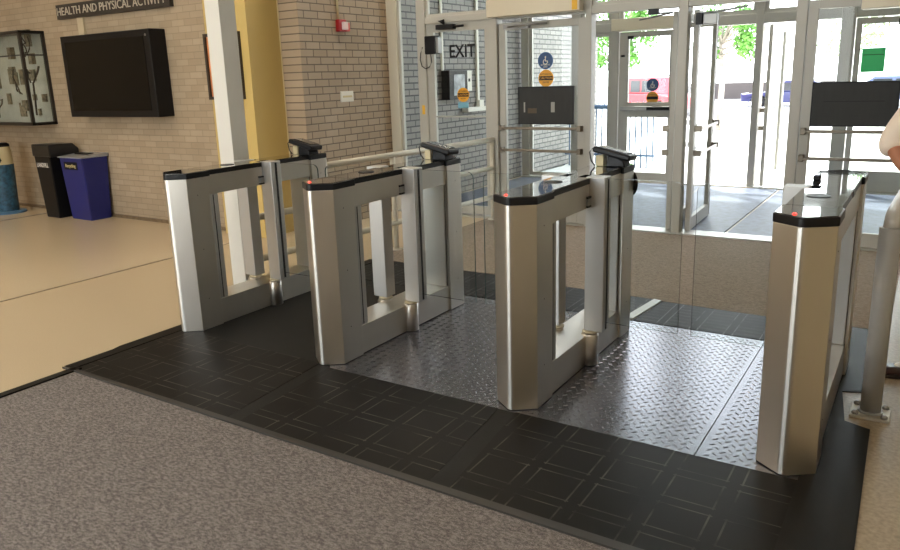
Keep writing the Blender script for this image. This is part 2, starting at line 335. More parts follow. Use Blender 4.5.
bm = B(); box(bm, -60, 60, YO+.1, 22, -.12, -.02); box(bm, -60, 60, -40, -6.2, -.12, -.02); struct('ground_pavement', bm, CONC, 'sunlit concrete pavement outside', 'ground')
bm = B(); box(bm, -60, 60, 22, 90, -.7, -.5); struct('ground_road', bm, ASPH, 'pale sunlit road beyond the pavement', 'ground')

def lamp(x, y, strength, col, label):
    t = thing('ceiling_light', label, 'ceiling light', (x, y, H), 'recessed ceiling lights')
    bm = B(); box(bm, -.63, .63, -.33, -.3, -.02, 0); box(bm, -.63, .63, .3, .33, -.02, 0); box(bm, -.63, -.6, -.3, .3, -.02, 0); box(bm, .6, .63, -.3, .3, -.02, 0); obj('frame', bm, WHITE, t)
    m = mat('lamp_%s' % ('warm' if col[2] < .7 else 'cool'), col, .5, emit=strength)
    bm = B(); box(bm, -.6, .6, -.3, .3, -.012, -.004); obj('diffuser', bm, m, t)
WARM = (1, .84, .64); COOL = (1, .93, .85)
for x, y in ((-7, -.4), (-4.4, -.4), (-7, -4), (-4.4, -4), (-1.6, -.4), (-1.7, -4), (-.6, 3.45)):
    lamp(x, y, LAMP_WARM, WARM, 'recessed ceiling light over the tan floor')
for x, y in ((1.3, -2.4), (3.4, -2.4), (1.3, -5.6), (3.4, -5.6), (3.2, 2.9)):
    lamp(x, y, LAMP_COOL, COOL, 'recessed ceiling light over the carpet')

# square column beside turnstile 1
bm = B(); box(bm, -.335, -.195, .72, .86, 0, H); struct('column', bm, mat('column_paint', lin((205, 202, 194)), .5), 'square white painted steel column beside the leftmost turnstile', 'column', bevel=.004)

# ================================================================ INNER STOREFRONT
n_tr = [7]
def frame(x0, x1, z0, z1, y0, y1, label, m=ALU):
    bm = B(); box(bm, x0, x1, y0, y1, z0, z1); o = struct('trim_%d' % n_tr[0], bm, m, label, 'frame', .004); n_tr[0] += 1; return o
frame(-1.4, -1.27, 0, H, YG-.05, YG+.06, 'white frame jamb against the tan brick wall', RAILM)
frame(-.985, -.885, 0, H, YG-.05, YG+.06, 'frame post left of the EXIT glass')
frame(-.065, .015, 0, H, YG-.07, YG+.06, 'frame post between EXIT glass and closed door')
frame(.975, 1.035, 0, H, YG-.05, YG+.06, 'frame post right of the closed door')
frame(1.86, 1.94, 0, H, YG-.05, YG+.06, 'centre frame post between the two open doors')
frame(2.82, 2.905, 0, H, YG-.05, YG+.06, 'frame post left of the large dark sign')
frame(4.0, 4.1, 0, H, YG-.05, YG+.06, 'frame post at the right wall')
frame(-.885, -.065, 2.08, 2.15, YG-.045, YG+.05, 'header bar above the EXIT glass')
frame(.015, .975, 2.07, 2.14, YG-.045, YG+.05, 'header bar above the closed door')
frame(1.035, 1.86, 2.055, 2.13, YG-.045, YG+.05, 'header bar above the left open door')
frame(1.94, 2.82, 2.055, 2.13, YG-.045, YG+.05, 'header bar above the right open door')
frame(2.905, 4.0, 2.055, 2.13, YG-.045, YG+.05, 'header bar above the right sign')
def window(n, x0, x1, z0, z1, y, label, fr=None, w=.03, m=ALU):
    t = sthing('window_%d' % n, label, 'window')
    bm = B()
    if fr:
        box(bm, x0, x0+w, y-.02, y+.02, z0, z1); box(bm, x1-w, x1, y-.02, y+.02, z0, z1); box(bm, x0+w, x1-w, y-.02, y+.02, z0, z0+w); box(bm, x0+w, x1-w, y-.02, y+.02, z1-w, z1)
        obj('window_frame', bm, m, t)
    else: bm.free()
    bm = B(); box(bm, x0+w*.5, x1-w*.5, y-.004, y+.004, z0+w*.5, z1-w*.5); obj('glass_pane', bm, GLASS, t); return t
window(1, -1.27, -.985, .03, H, YG, 'narrow glass panel beside the tan brick wall', 1)
w2 = window(2, -.885, -.065, .03, 2.08, YG, 'tall glass panel with EXIT lettering', 1, .09)
bm = B(); box(bm, -.8, -.15, YG-.015, YG+.015, 1.085, 1.1); obj('glazing_bar', bm, ALU, w2)
window(3, -.885, -.065, 2.15, H, YG, 'transom glass above the EXIT panel', 1)
window(4, .015, .975, 2.14, H, YG, 'transom glass above the closed door', 1)
window(5, 1.035, 1.86, 2.13, H, YG, 'transom glass above the left open door', 1)
window(7, 1.94, 2.82, 2.13, H, YG, 'transom glass above the right open door', 1)
window(8, 2.905, 4.0, 2.13, H, YG, 'transom glass above the dark sign on the right', 1)

def leaf(t, w, h=2.03, z0=.02, sw=.075, m=ALU, bars=True, barside=-1, pane=GLASS):
    # door leaf in local XZ plane, x 0..w
    bm = B()
    box(bm, 0, sw, -.022, .022, z0, h); box(bm, w-sw, w, -.022, .022, z0, h)
    box(bm, sw, w-sw, -.022, .022, h-.07, h); box(bm, sw, w-sw, -.022, .022, z0, z0+.12)
    obj('leaf_frame', bm, m, t, bevel=.003)
    bm = B(); box(bm, sw, w-sw, -.004, .004, z0+.12, h-.07); obj('glass_pane', bm, pane, t)
    if bars:
        for z in (.98, .755):
            bm = B(); box(bm, .05, w-.05, barside*.075-.008, barside*.075+.008, z-.014, z+.014)
            p = obj('push_bar', bm, BRONZE, t, bevel=.004)
            for x in (.035, w-.035):
                bm = B(); box(bm, x-.02, x+.02, min(0, barside*.09), max(0, barside*.09), z-.028, z+.028); obj('bar_bracket', bm, BRONZE, p, bevel=.004)
d1 = sthing('door_1', 'closed glass door with two push bars, dark board and round stickers', 'door', (.02, YG-.01, 0)); leaf(d1, .95)
bm = B(); tube(bm, [(.12, -.06, 1.985), (.33, -.13, 1.995), (.56, -.05, 2.0)], .011, 8); box(bm, .08, .36, -.07, -.02, 1.965, 2.01); obj('closer_arm', bm, ALUD, d1)
d2 = sthing('door_2', 'left open glass door swung out beside the centre post', 'door', (1.80, YG+.06, 0)); leaf(d2, .9, barside=1); d2.rotation_euler = (0, 0, math.radians(91))
d3 = sthing('door_3', 'right open glass door swung out into the vestibule', 'door', (1.985, YG+.06, 0)); leaf(d3, .92, barside=-1)
bm = B(); box(bm, .9205, .932, -.024, .024, .02, 2.03); obj('edge_strip', bm, BLK, d3)
d3.rotation_euler = (0, 0, math.radians(93))
bm = B(); tube(bm, [(.1, -.03, 2.0), (.25, -.22, 2.03), (.03, -.42, 2.035)], .01, 8); obj('closer_arm', bm, ALUD, d3)
d4 = sthing('door_4', 'closed glass panel door with push bars behind the large dark sign', 'door', (2.91, YG-.01, 0)); leaf(d4, 1.08)
bm = B(); box(bm, .078, .095, -.085, -.07, .755, .98); obj('bar_link', bm, BRONZE, d4)
# opener housings
def housing(x0, x1, y0, y1, z0, z1, label, lab=True):
    t = thing('door_opener', label, 'door opener', ((x0+x1)/2, y1, z0))
    w = (x1-x0)/2; bm = B(); box(bm, -w, w, y0-y1, 0, 0, z1-z0); obj('housing', bm, mat('opener_cover', lin((200, 190, 168)), .4, .2), t, bevel=.005)
    if lab: bm = B(); box(bm, w-.075, w-.02, y0-y1-.003, y0-y1-.0005, .01, z1-z0-.01); obj('warning_label', bm, YELLOW, t)
    bm = B(); box(bm, -w-.006, -w, y0-y1+.006, -.006, .004, z1-z0-.004); obj('end_cap', bm, ALUD, t)
housing(-.04, .965, YG-.18, YG-.075, 2.085, 2.25, 'long cream opener housing above the closed door')
housing(3.30, 4.0, YG-.2, YG-.055, 1.925, 2.14, 'cream opener housing at the top right corner', False)
# small black devices on the EXIT frame
t = thing('door_camera', 'small black box camera with looped cable on the frame post', 'camera', (-.81, YG-.05, 1.76))
bm = B(); box(bm, -.02, .12, -.1, 0, 0, .19); obj('camera_body', bm, BLK, t, bevel=.01)
bm = B(); box(bm, .12, .15, -.085, -.02, .01, .17); obj('side_plate', bm, ALUD, t)
bm = B(); tube(bm, [(.02, -.04, .0), (.03, -.04, -.08), (0, -.04, -.13), (-.05, -.04, -.15), (-.1, -.04, -.12), (-.12, -.04, -.05), (-.11, -.04, .02), (-.09, -.03, .08)], .006, 8); obj('cable', bm, BLK, t)
t = thing('door_closer', 'black door closer arm above the EXIT lettering', 'door closer', (-.62, YG-.02, 2.03))
bm = B(); box(bm, -.1, .12, -.07, 0, -.02, .03); obj('closer_body', bm, BLK, t, bevel=.006); bm = B(); tube(bm, [(.0, -.05, .04), (-.06, -.06, .07), (.0, -.05, .07)], .015, 8); obj('closer_bracket', bm, BLK, t); bm = B(); tube(bm, [(.1, -.04, .005), (.24, -.05, .005)], .012, 8); obj('closer_arm', bm, BLK, t)
t = thing('door_closer', 'dark door closer fixed under the header left of the centre post', 'door closer', (1.62, YG-.06, 2.055))
bm = B(); box(bm, -.03, .06, -.03, .03, -.05, 0); obj('closer_body', bm, BLK, t, bevel=.005); bm = B(); tube(bm, [(.05, 0, -.04), (.2, -.03, -.045), (-.1, -.05, -.09)], .008, 8); obj('closer_arm', bm, ALUD, t)
t = thing('door_closer', 'grey and black door closer on the right open door', 'door closer', (2.03, YG+.06, 1.93))
bm = B(); box(bm, -.04, .02, -.05, .03, -.03, .07); obj('closer_body', bm, BLK, t, bevel=.005); bm = B(); box(bm, .02, .14, -.03, .03, -.03, .06); obj('cover', bm, ALUD, t, bevel=.005)
bm = B(); box(bm, -.955, -.92, YG-.053, YG-.0502, 1.12, 1.22); tag(obj('warning_label', bm, YELLOW), 'small yellow label on the frame post left of EXIT', 'label')
bm = text_bm('EXIT', .185, .002, facing('-y', (-.44, YG-.012, 1.775)), .86, .003); tag(obj('exit_lettering', bm, BLK), 'black EXIT lettering on the glass panel', 'sign')
def sticker(x, z, r, y, m, label, lines, cat='sticker', wheel=False):
    t = thing('round_sticker', label, cat, (x, y, z))
    bm = B(); lathe(bm, (0, 0, 0), [(r, 0), (r, -.002)], 32, 'y'); obj('sticker_disc', bm, m, t)
    bm = B(); c = WHITE if m == BLUE else BLK
    if wheel:
        lathe(bm, (.0, 0, .42*r), [(.1*r, -.0022), (.1*r, -.0035)], 12, 'y')
        box(bm, -.05*r, .05*r, -.0035, -.0022, -.05*r, .32*r); box(bm, -.05*r, .32*r, -.0035, -.0022, -.1*r, 0)
        box(bm, .24*r, .32*r, -.0035, -.0022, -.3*r, -.05*r); 
        for k in range(14):
            a0 = math.radians(110+k*17); cx, cz = -.02*r+.27*r*math.cos(a0), -.14*r+.27*r*math.sin(a0); box(bm, cx-.045*r, cx+.045*r, -.0035, -.0022, cz-.045*r, cz+.045*r)
    obj('pictogram', bm, c, t)
    for (zz, s, tx, cc) in lines:
        b2 = text_bm(tx, s*r, .0006, facing('-y', (0, -.0036, zz*r)), .9); obj('lettering', b2, cc, t)
    return t
sticker(.54, 1.645, .083, YG-.016, BLUE, 'round blue wheelchair sticker on the closed door', [(-.5, .24, 'AUTOMATIC', WHITE), (-.74, .2, 'DOOR', WHITE)], wheel=True)
t = sticker(.545, 1.475, .083, YG-.016, ORANGE, 'round orange caution sticker on the closed door, under the blue one', [(.45, .3, 'AUTOMATIC', BLK), (-.5, .3, 'DOOR', BLK)])
bm = B(); box(bm, -.075, .075, -.003, -.0021, -.02, .02); obj('black_band', bm, BLK, t); obj('lettering', text_bm('CAUTION', .032, .0005, facing('-y', (0, -.0035, 0)), 1), ORANGE, t)
t = sticker(-.435, 1.325, .075, YG-.016, ORANGE, 'round orange caution sticker on the EXIT glass', [(.5, .28, 'AUTOMATIC', BLK), (-.5, .3, 'DOOR', BLK)])
bm = B(); box(bm, -.07, .07, -.003, -.0021, -.02, .02); obj('black_band', bm, BLK, t); obj('lettering', text_bm('CAUTION', .03, .0005, facing('-y', (0, -.0035, 0)), 1), ORANGE, t)
bm = B(); box(bm, -.505, -.375, YG-.013, YG-.01, 1.185, 1.245); tag(obj('rectangular_sticker', bm, mat('pale_blue', lin((110, 165, 185)), .4)), 'small pale blue sticker under the orange one on the EXIT glass', 'sticker')
def board(x0, x1, z0, z1, y, label):
    t = thing('sign_board', label, 'sign', ((x0+x1)/2, y, z0)); w = (x1-x0)/2
    bm = B(); box(bm, -w, w, -.012, 0, 0, z1-z0); obj('panel', bm, BOARD, t, bevel=.002)
    bm = B(); a = .012
    box(bm, -w, w, -.016, -.012, 0, a); box(bm, -w, w, -.016, -.012, z1-z0-a, z1-z0); box(bm, -w, -w+a, -.016, -.012, 0, z1-z0); box(bm, w-a, w, -.016, -.012, 0, z1-z0); obj('edge', bm, BLK, t)
    return t
b1 = board(.245, .86, 1.02, 1.395, YG-.03, 'dark board hung on the closed door above its push bars')
bm = B(); box(bm, -.245, -.23, -.015, -.0121, .12, .22); box(bm, .06, .1, -.015, -.0121, .12, .22); bm.free()
for xa_, xb_ in ((-.245, -.23), (.06, .1)):
    bm = B(); box(bm, xa_, xb_, -.015, -.0121, .12, .22); obj('pale_mark', bm, mat('pale_mark', lin((150, 150, 145)), .5), b1)
bm = B(); box(bm, -.2, -.1, -.0145, -.0121, .11, .16); obj('brown_mark', bm, mat('brown_mark', lin((80, 66, 46)), .5), b1)
b2 = board(2.985, 3.615, 1.02, 1.38, YG-.035, 'large dark board on the right glass door')
bm = B(); box(bm, -.22, .22, -.0145, -.0121, .2, .206); obj('seam_line', bm, BLK, b2)

# ================================================================ OUTER STOREFRONT
def oframe(x0, x1, z0, z1, label): frame(x0, x1, z0, z1, YO-.05, YO+.06, label, ALUD if False else ALU)
for x0, x1, lb in ((-1.36, -1.24, 'outer frame jamb at the grey brick wall'), (-.52, -.42, 'outer frame post left of the closed outer door'), (.03, .14, 'outer frame post beside the closed outer door'),
                   (.98, 1.06, 'outer frame post right of the closed outer door'), (1.9, 1.985, 'outer frame post in line with the centre of the right opening'), (2.84, 2.99, 'wide grey outer frame post seen above the rightmost turnstile'), (3.98, 4.1, 'outer frame post at the right wall')):
    oframe(x0, x1, 0, H, lb)
for x0, x1, lb in ((-.42, .03, 'outer header above the pane left of the outer door'), (.14, .98, 'outer header above the closed outer door'), (1.06, 1.9, 'outer header above the middle outer opening'), (1.985, 2.84, 'outer header above the right outer opening'), (2.99, 3.98, 'outer header above the far right pane')):
    oframe(x0, x1, 2.04, 2.16, lb)
k = 9
for x0, x1, z0, z1, lb in ((-1.24, -.52, .03, H, 'far left pane of the outer wall'), (-.42, .03, .03, 2.04, 'pane left of the outer door'), (2.99, 3.98, 2.16, H, 'transom of the far right outer pane'),
                   (-.42, .03, 2.16, H, 'outer transom left of the outer door'), (.14, .98, 2.16, H, 'outer transom above the outer door'), (1.06, 1.9, 2.16, H, 'outer transom above the middle opening'), (1.985, 2.84, 2.16, H, 'outer transom above the right opening')):
    window(k, x0, x1, z0, z1, YO, lb, 1, .05); k += 1
d5 = sthing('door_5', 'closed white outer door with round stickers and a push bar', 'door', (.15, YO-.02, 0)); leaf(d5, .82, 2.03, .02, .13, bars=False)
bm = B(); box(bm, .1, .72, -.03, .0, .9, 1.1); obj('mid_rail', bm, ALU, d5, bevel=.003)
bm = B(); box(bm, .05, .74, -.09, -.05, .985, 1.045); p = obj('push_bar', bm, ALUD, d5, bevel=.005); bm = B(); box(bm, .42, .73, -.094, -.088, .995, 1.035); obj('bar_insert', bm, BLK, p)
bm = B(); box(bm, .12, .2, -.05, -.02, 1.94, 1.98); tube(bm, [(.03, -.03, 1.72), (.08, -.05, 1.72)], .015, 8); obj('latch', bm, BLK, d5)
housing(.08, .98, YO-.2, YO-.055, 2.045, 2.2, 'cream opener housing above the closed outer door', False)
sticker(.62, 1.33, .085, YO-.026, BLUE, 'small round blue wheelchair sticker on the outer door', [(-.5, .24, 'AUTOMATIC', WHITE)], wheel=True)
t = sticker(.62, 1.155, .085, YO-.026, ORANGE, 'small round orange caution sticker on the outer door', [(.45, .3, 'AUTOMATIC', BLK), (-.5, .3, 'DOOR', BLK)])
bm = B(); box(bm, -.075, .075, -.003, -.0021, -.02, .02); obj('black_band', bm, BLK, t)
d6 = sthing('door_6', 'open outer glass door swung outwards beyond the centre post', 'door', (2.06, YO+.06, 0)); leaf(d6, .88, bars=True, barside=1); d6.rotation_euler = (0, 0, math.radians(88))
d7 = sthing('door_7', 'closed outer door with green notice at the far right', 'door', (3.0, YO-.02, 0)); leaf(d7, .97, 2.03, .02, .06, bars=False)
bm = B(); box(bm, .06, .91, -.03, .02, .14, .27); obj('bottom_rail', bm, ALU, d7)
bm = B(); box(bm, .42, .8, -.06, -.02, 1.93, 2.0); obj('closer', bm, BLK, d7)
t = thing('green_notice', 'green paper notice on the far right outer door, back-light put into its colour', 'notice', (3.2, YO-.028, 1.42))
bm = B(); box(bm, -.12, .12, -.003, 0, 0, .27); obj('paper', bm, GREEN, t); bm = B(); box(bm, -.105, .105, -.0042, -.0031, .19, .2); obj('fold_line', bm, mat('green_dark', lin((20, 120, 65)), .5), t)
# ================================================================ WALL FITTINGS
# screen
t = thing('wall_screen', 'black glossy wall-mounted screen in deep housing on brick wall', 'television', (-3.82, 2.42, 1.2))
bm = B(); box(bm, -.82, .80, -.2, 0, 0, .9); obj('housing', bm, BLK, t, bevel=.006)
bm = B(); box(bm, -.74, .70, -.204, -.1995, .07, .83); obj('screen', bm, mat('screen_glass', (.004, .004, .004), .1, spec=.2), t)
bm = B(); lathe(bm, (.74, 0, .84), [(.012, -.2), (.012, -.206)], 14, 'y'); obj('lock', bm, ALUD, t)
# lettering sign
t = thing('wall_sign', 'dark wall sign with pale capital lettering above the screen', 'sign', (-3.86, 2.42, 2.31))
bm = B(); box(bm, -1.03, 1.03, -.05, 0, 0, .16); obj('sign_board', bm, mat('sign_bronze', lin((46, 40, 34)), .5), t, bevel=.003)
obj('lettering', text_bm('HEALTH AND PHYSICAL ACTIVITY', .125, .003, facing('-y', (-.02, -.052, .078)), 1.03), mat('letter_silver', lin((200, 195, 182)), .4, .3), t)
bm = B(); box(bm, -4.53, -4.42, 2.39, 2.42, 2.1, 2.31); tag(obj('mounting_strip', bm, mat('pale_strip', lin((185, 172, 145)), .5)), 'pale vertical strip on the brick between sign and screen', 'strip')
# display case
t = thing('display_case', 'glass display case with dark frame and sketches inside on brick wall', 'display case', (-6.3, 2.42, 1.1))
x0, x1, d, h = -1.02, 1.0, -.31, 1.11
bm = B(); f = .035
for (a, b_) in ((x0, x0+f), (x1-f, x1)):
    box(bm, a, b_, d, d+f, 0, h); box(bm, a, b_, -f, 0, 0, h)
for z in (0, h-f):
    box(bm, x0, x1, d, d+f, z, z+f); box(bm, x0, x0+f, d+f, 0, z, z+f); box(bm, x1-f, x1, d+f, 0, z, z+f)
box(bm, x0, x1, d+f, 0, 0, .02); box(bm, x0, x1, d+f, 0, h-.02, h); box(bm, x0+f, x1, d+.005, d+.025, h*.74, h*.74+.015); box(bm, x1-.025, x1-.005, d+f, -f, h*.74, h*.74+.015)
obj('case_frame', bm, mat('dark_bronze_frame', (.02, .016, .013), .4), t)
bm = B(); box(bm, x0+f, x1-f, d+.012, d+.018, f, h-f); box(bm, x1-.018, x1-.012, d+f, -f, f, h-f); obj('case_glass', bm, GLASS, t)
bm = B(); box(bm, x0+f, x1-f, -.012, -.002, .02, h-.02); obj('backing', bm, mat('case_backing', lin((176, 176, 168)), .7, noise=.12, nscale=6), t)
random.seed(3); bm = B()
for i in range(26):
    bm = B(); x = random.uniform(x0+.1, x1-.1); z = random.uniform(.06, .55) if i < 16 else random.uniform(.6, .95); w, hh = random.uniform(.04, .12), random.uniform(.05, .2); box(bm, x-w/2, x+w/2, -.016-.002*i, -.0125, z, z+hh); obj('mounted_card', bm, mat('case_brown', lin((118, 108, 90)), .7, noise=.5, nscale=25), t)
bm = B()
for i in range(12):
    px_, pz = random.uniform(x0+.1, x1-.1), random.uniform(.1, .9); pts = [(px_, -.14, pz)]
    for j in range(5): px_ = min(x1-.08, max(x0+.08, px_+random.uniform(-.08, .08))); pz = min(h-.05, max(.04, pz+random.uniform(-.02, .1))); pts.append((px_, -.14+random.uniform(-.03, .03), pz))
    tube(bm, pts, .008, 6)
tube(bm, [(.99-.07, -.2, .12), (.9, -.18, .3), (.95, -.2, .5), (.93, -.12, .62), (.95, -.1, .7)], .012, 6)
obj('twig', bm, mat('twig_brown', lin((70, 60, 48)), .8), t)
# picture
t = thing('framed_picture', 'dark framed orange picture on the yellow wall behind the column', 'picture', (-2.01, 2.3, 1.37))
bm = B(); box(bm, -.25, .25, -.03, 0, 0, .03); box(bm, -.25, .25, -.03, 0, .6, .63); box(bm, -.25, -.22, -.03, 0, .03, .6); box(bm, .22, .25, -.03, 0, .03, .6); obj('picture_frame', bm, mat('dark_wood', (.03, .02, .014), .4), t)
bm = B(); box(bm, -.22, .22, -.012, -.002, .03, .6); obj('print', bm, mat('orange_print', lin((205, 130, 80)), .5, noise=.3, nscale=4), t)
# fire alarm
t = thing('fire_alarm', 'small red fire alarm strobe on the tan brick wall', 'fire alarm', (-1.4, 3.335, 2.06))
bm = B(); box(bm, 0, .05, -.075, .04, -.055, .065); obj('alarm_body', bm, RED, t, bevel=.006)
bm = B(); box(bm, .05, .085, -.04, .03, -.04, .04); obj('strobe_lens', bm, mat('strobe', lin((215, 190, 190)), .2), t, bevel=.008)
bm = B(); box(bm, 0, .045, .04, .1, -.05, .035); obj('horn', bm, mat('alarm_grille', lin((205, 90, 90)), .4), t, bevel=.005)
bm = B(); tube(bm, [(-1.385, 3.29, 2.125), (-1.385, 3.29, H)], .012, 10); tag(obj('conduit', bm, CREAM), 'thin pale conduit rising from the fire alarm', 'conduit')
t = thing('wall_plate', 'white rectangular blank plate on the tan brick wall', 'wall plate', (-1.4, 3.36, 1.295))
bm = B(); box(bm, 0, .015, -.1, .1, 0, .11); obj('plate', bm, WHITE, t, bevel=.003); bm = B(); box(bm, .015, .019, -.07, .07, .045, .065); obj('slot', bm, CREAM, t)
# items on grey brick wall in vestibule
t = thing('intercom_box', 'black intercom box on the grey brick seen through EXIT glass', 'intercom', (-1.4, 5.42, 1.235))
bm = B(); box(bm, 0, .12, -.22, .22, 0, .36); obj('box_body', bm, BLK, t, bevel=.008); bm = B(); box(bm, .12, .125, -.12, .14, .05, .31); obj('screen', bm, mat('milky_window', lin((150, 155, 160)), .2, noise=.4, nscale=9), t)
t = thing('keypad', 'slim white keypad beside the black intercom box', 'keypad', (-1.4, 5.76, 1.33)); bm = B(); box(bm, 0, .07, -.07, .07, 0, .26); obj('keypad_body', bm, WHITE, t, bevel=.005); bm = B(); box(bm, .07, .074, -.02, .02, .12, .16); obj('button', bm, BLK, t)
bm = B(); box(bm, -1.4, -1.375, 6.05, 6.1, 1.12, H); tag(obj('wire_channel', bm, WHITE), 'white vertical wire channel running down the grey brick', 'conduit')
bm = B(); box(bm, -1.4, -1.375, 5.2, 5.23, 1.6, H); tag(obj('wire_channel', bm, WHITE), 'thin pale wire channel above the black intercom box', 'conduit')
t = thing('wall_sensor', 'white horizontal sensor box at the foot of the wire channel', 'sensor', (-1.4, 6.0, 1.06)); bm = B(); box(bm, 0, .1, -.33, .16, 0, .055); obj('sensor_body', bm, WHITE, t, bevel=.006); bm = B(); box(bm, 0, .06, .04, .15, .055, .14); obj('junction_box', bm, WHITE, t)

# bins
def tapered(bm, w0, d0, w1, d1, z0, z1):
    prism(bm, [(-w0, -d0), (w0, -d0), (w0, d0), (-w0, d0)], z0, z1, 'z', [(-w1, -d1), (w1, -d1), (w1, d1), (-w1, d1)])
t = thing('landfill_bin', 'tall black bin with hooded lid against the brick wall', 'bin', (-5.06, 2.2, 0))
bm = B(); tapered(bm, .14, .15, .17, .18, 0, .77); obj('bin_body', bm, BLK, t, bevel=.012)
bm = B(); prism(bm, [(-.185, .74), (.185, .74), (.185, .82), (.12, .885), (-.185, .885)], -.195, .195, 'x'); obj('hood_lid', bm, mat('lid_black', (.012, .012, .013), .28), t, bevel=.015)
obj('lettering', text_bm('LANDFILL', .075, .001, facing('-y', (-.01, -.1765, .64)), .75), mat('white_letters', (.7, .7, .68), .5), t)
t = thing('recycling_bin', 'blue recycling bin with silver slotted lid beside the black bin', 'bin', (-4.555, 2.24, 0))
bm = B(); tapered(bm, .20, .13, .225, .165, 0, .74); obj('bin_body', bm, mat('bin_blue', lin((22, 31, 104)), .35), t, bevel=.012)
bm = B(); prism(bm, [(-.185, .735), (.175, .735), (.175, .775), (.05, .77), (-.185, .752)], -.236, .236, 'x'); obj('lid', bm, mat('lid_silver', lin((165, 168, 175)), .28, .5), t, bevel=.006)
bm = B(); box(bm, -.14, .12, -.02, .06, .765, .78); obj('slot', bm, BLK, t)
bm = B(); box(bm, -.15, .12, -.163, -.158, .6, .69); obj('label_plate', bm, BLK, t)
obj('lettering', text_bm('Recycling', .055, .001, facing('-y', (-.015, -.166, .645))), mat('cream_letters', lin((220, 205, 150)), .5), t)
# blue cylinder
t = thing('ash_receptacle', 'blue mottled cylinder with cream top on round base at left edge', 'receptacle', (-6.03, 2.02, 0))
bm = B(); lathe(bm, (0, 0, 0), [(.2, 0), (.2, .02), (.18, .03)], 32); obj('base_disc', bm, mat('base_blue', lin((70, 105, 135)), .5), t)
bm = B(); lathe(bm, (0, 0, 0), [(.12, .03), (.14, .6), (.142, .62)], 32); obj('blue_body', bm, mat('mottled_blue', lin((35, 75, 98)), .5, noise=.6, nscale=22), t, smooth=False)
bm = B(); lathe(bm, (0, 0, 0), [(.142, .62), (.138, .78), (.125, .84)], 32); obj('cream_top', bm, CREAM, t)
bm = B(); lathe(bm, (0, 0, 0), [(.125, .84), (.125, .865), (.1, .885), (.03, .89)], 32); tube(bm, [(.115, -.07, .8), (.17, -.09, .76), (.165, -.08, .68), (.12, -.07, .66)], .012, 8); obj('dark_rim', bm, BLK, t)

# ================================================================ RAILINGS
def rx(y): return -.245+.0625*(y-.87)
t = thing('guard_rail', 'cream painted three-tube guard rail from the column to the doors', 'railing', (rx(.87), .87, 0))
def L(y, z): return (rx(y)-rx(.87), y-.87, z)
for z in (.86, .56, .25):
    bm = B(); tube(bm, [L(.89, z), L(4.1, z)], .026, 16); obj('rail_tube', bm, RAILM, t)
for y in (1.5, 2.46, 4.07):
    bm = B(); tube(bm, [L(y, 0), L(y, .86)], .024, 14); p = obj('rail_post', bm, RAILM, t)
    bm = B(); lathe(bm, L(y, 0), [(.06, 0), (.06, .01), (.03, .014)], 20); obj('flange', bm, RAILM, p)
t = thing('handrail', 'grey steel handrail on a bolted post right of the rightmost turnstile', 'railing', (3.748, .755, 0.001))
bm = B(); tube(bm, [(0, 0, .01), (0, 0, .845)], .0415, 24); obj('post', bm, GALV, t)
bm = B(); tube(bm, [(.002, 0, .83), (.004, .015, .862), (.006, .04, .885), (.01, .08, .90), (.12, 3.3, .90)], .032, 20); obj('hand_tube', bm, mat('polished_tube', lin((200, 200, 198)), .3, .3), t)
bm = B(); box(bm, -.078, .078, -.078, .078, 0, .012); p = obj('base_plate', bm, mat('base_plate', lin((190, 185, 172)), .4, .3), t, bevel=.003)
for sx_ in (-1, 1):
    for sy_ in (-1, 1):
        bm = B(); lathe(bm, (sx_*.056, sy_*.056, .012), [(.014, 0), (.014, .01), (.006, .018)], 6); obj('bolt', bm, ALUD, p)
bm = B(); tube(bm, [(0, 0, .012), (0, 0, .02)], .05, 24); obj('weld_collar', bm, GALV, p)
bm = B(); tube(bm, [(.12, 3.25, .012), (.12, 3.25, .90)], .032, 20); obj('rear_post', bm, GALV, t)
# convector on the right
t = thing('convector_heater', 'beige metal convector heater with vent slots right of the handrail', 'heater', (3.97, 3.1, .001))
bm = B(); box(bm, -.15, .125, -.8, .85, .0, .62); obj('cover', bm, mat('heater_beige', lin((190, 176, 148)), .45), t, bevel=.006)
bm = B()
for z in (.05, .085): box(bm, -.12, .09, -.806, -.799, z, z+.018)
for k in range(14): box(bm, -.156, -.149, -.7+k*.1, -.64+k*.1, .5, .53)
obj('vent_slot', bm, DARK, t)

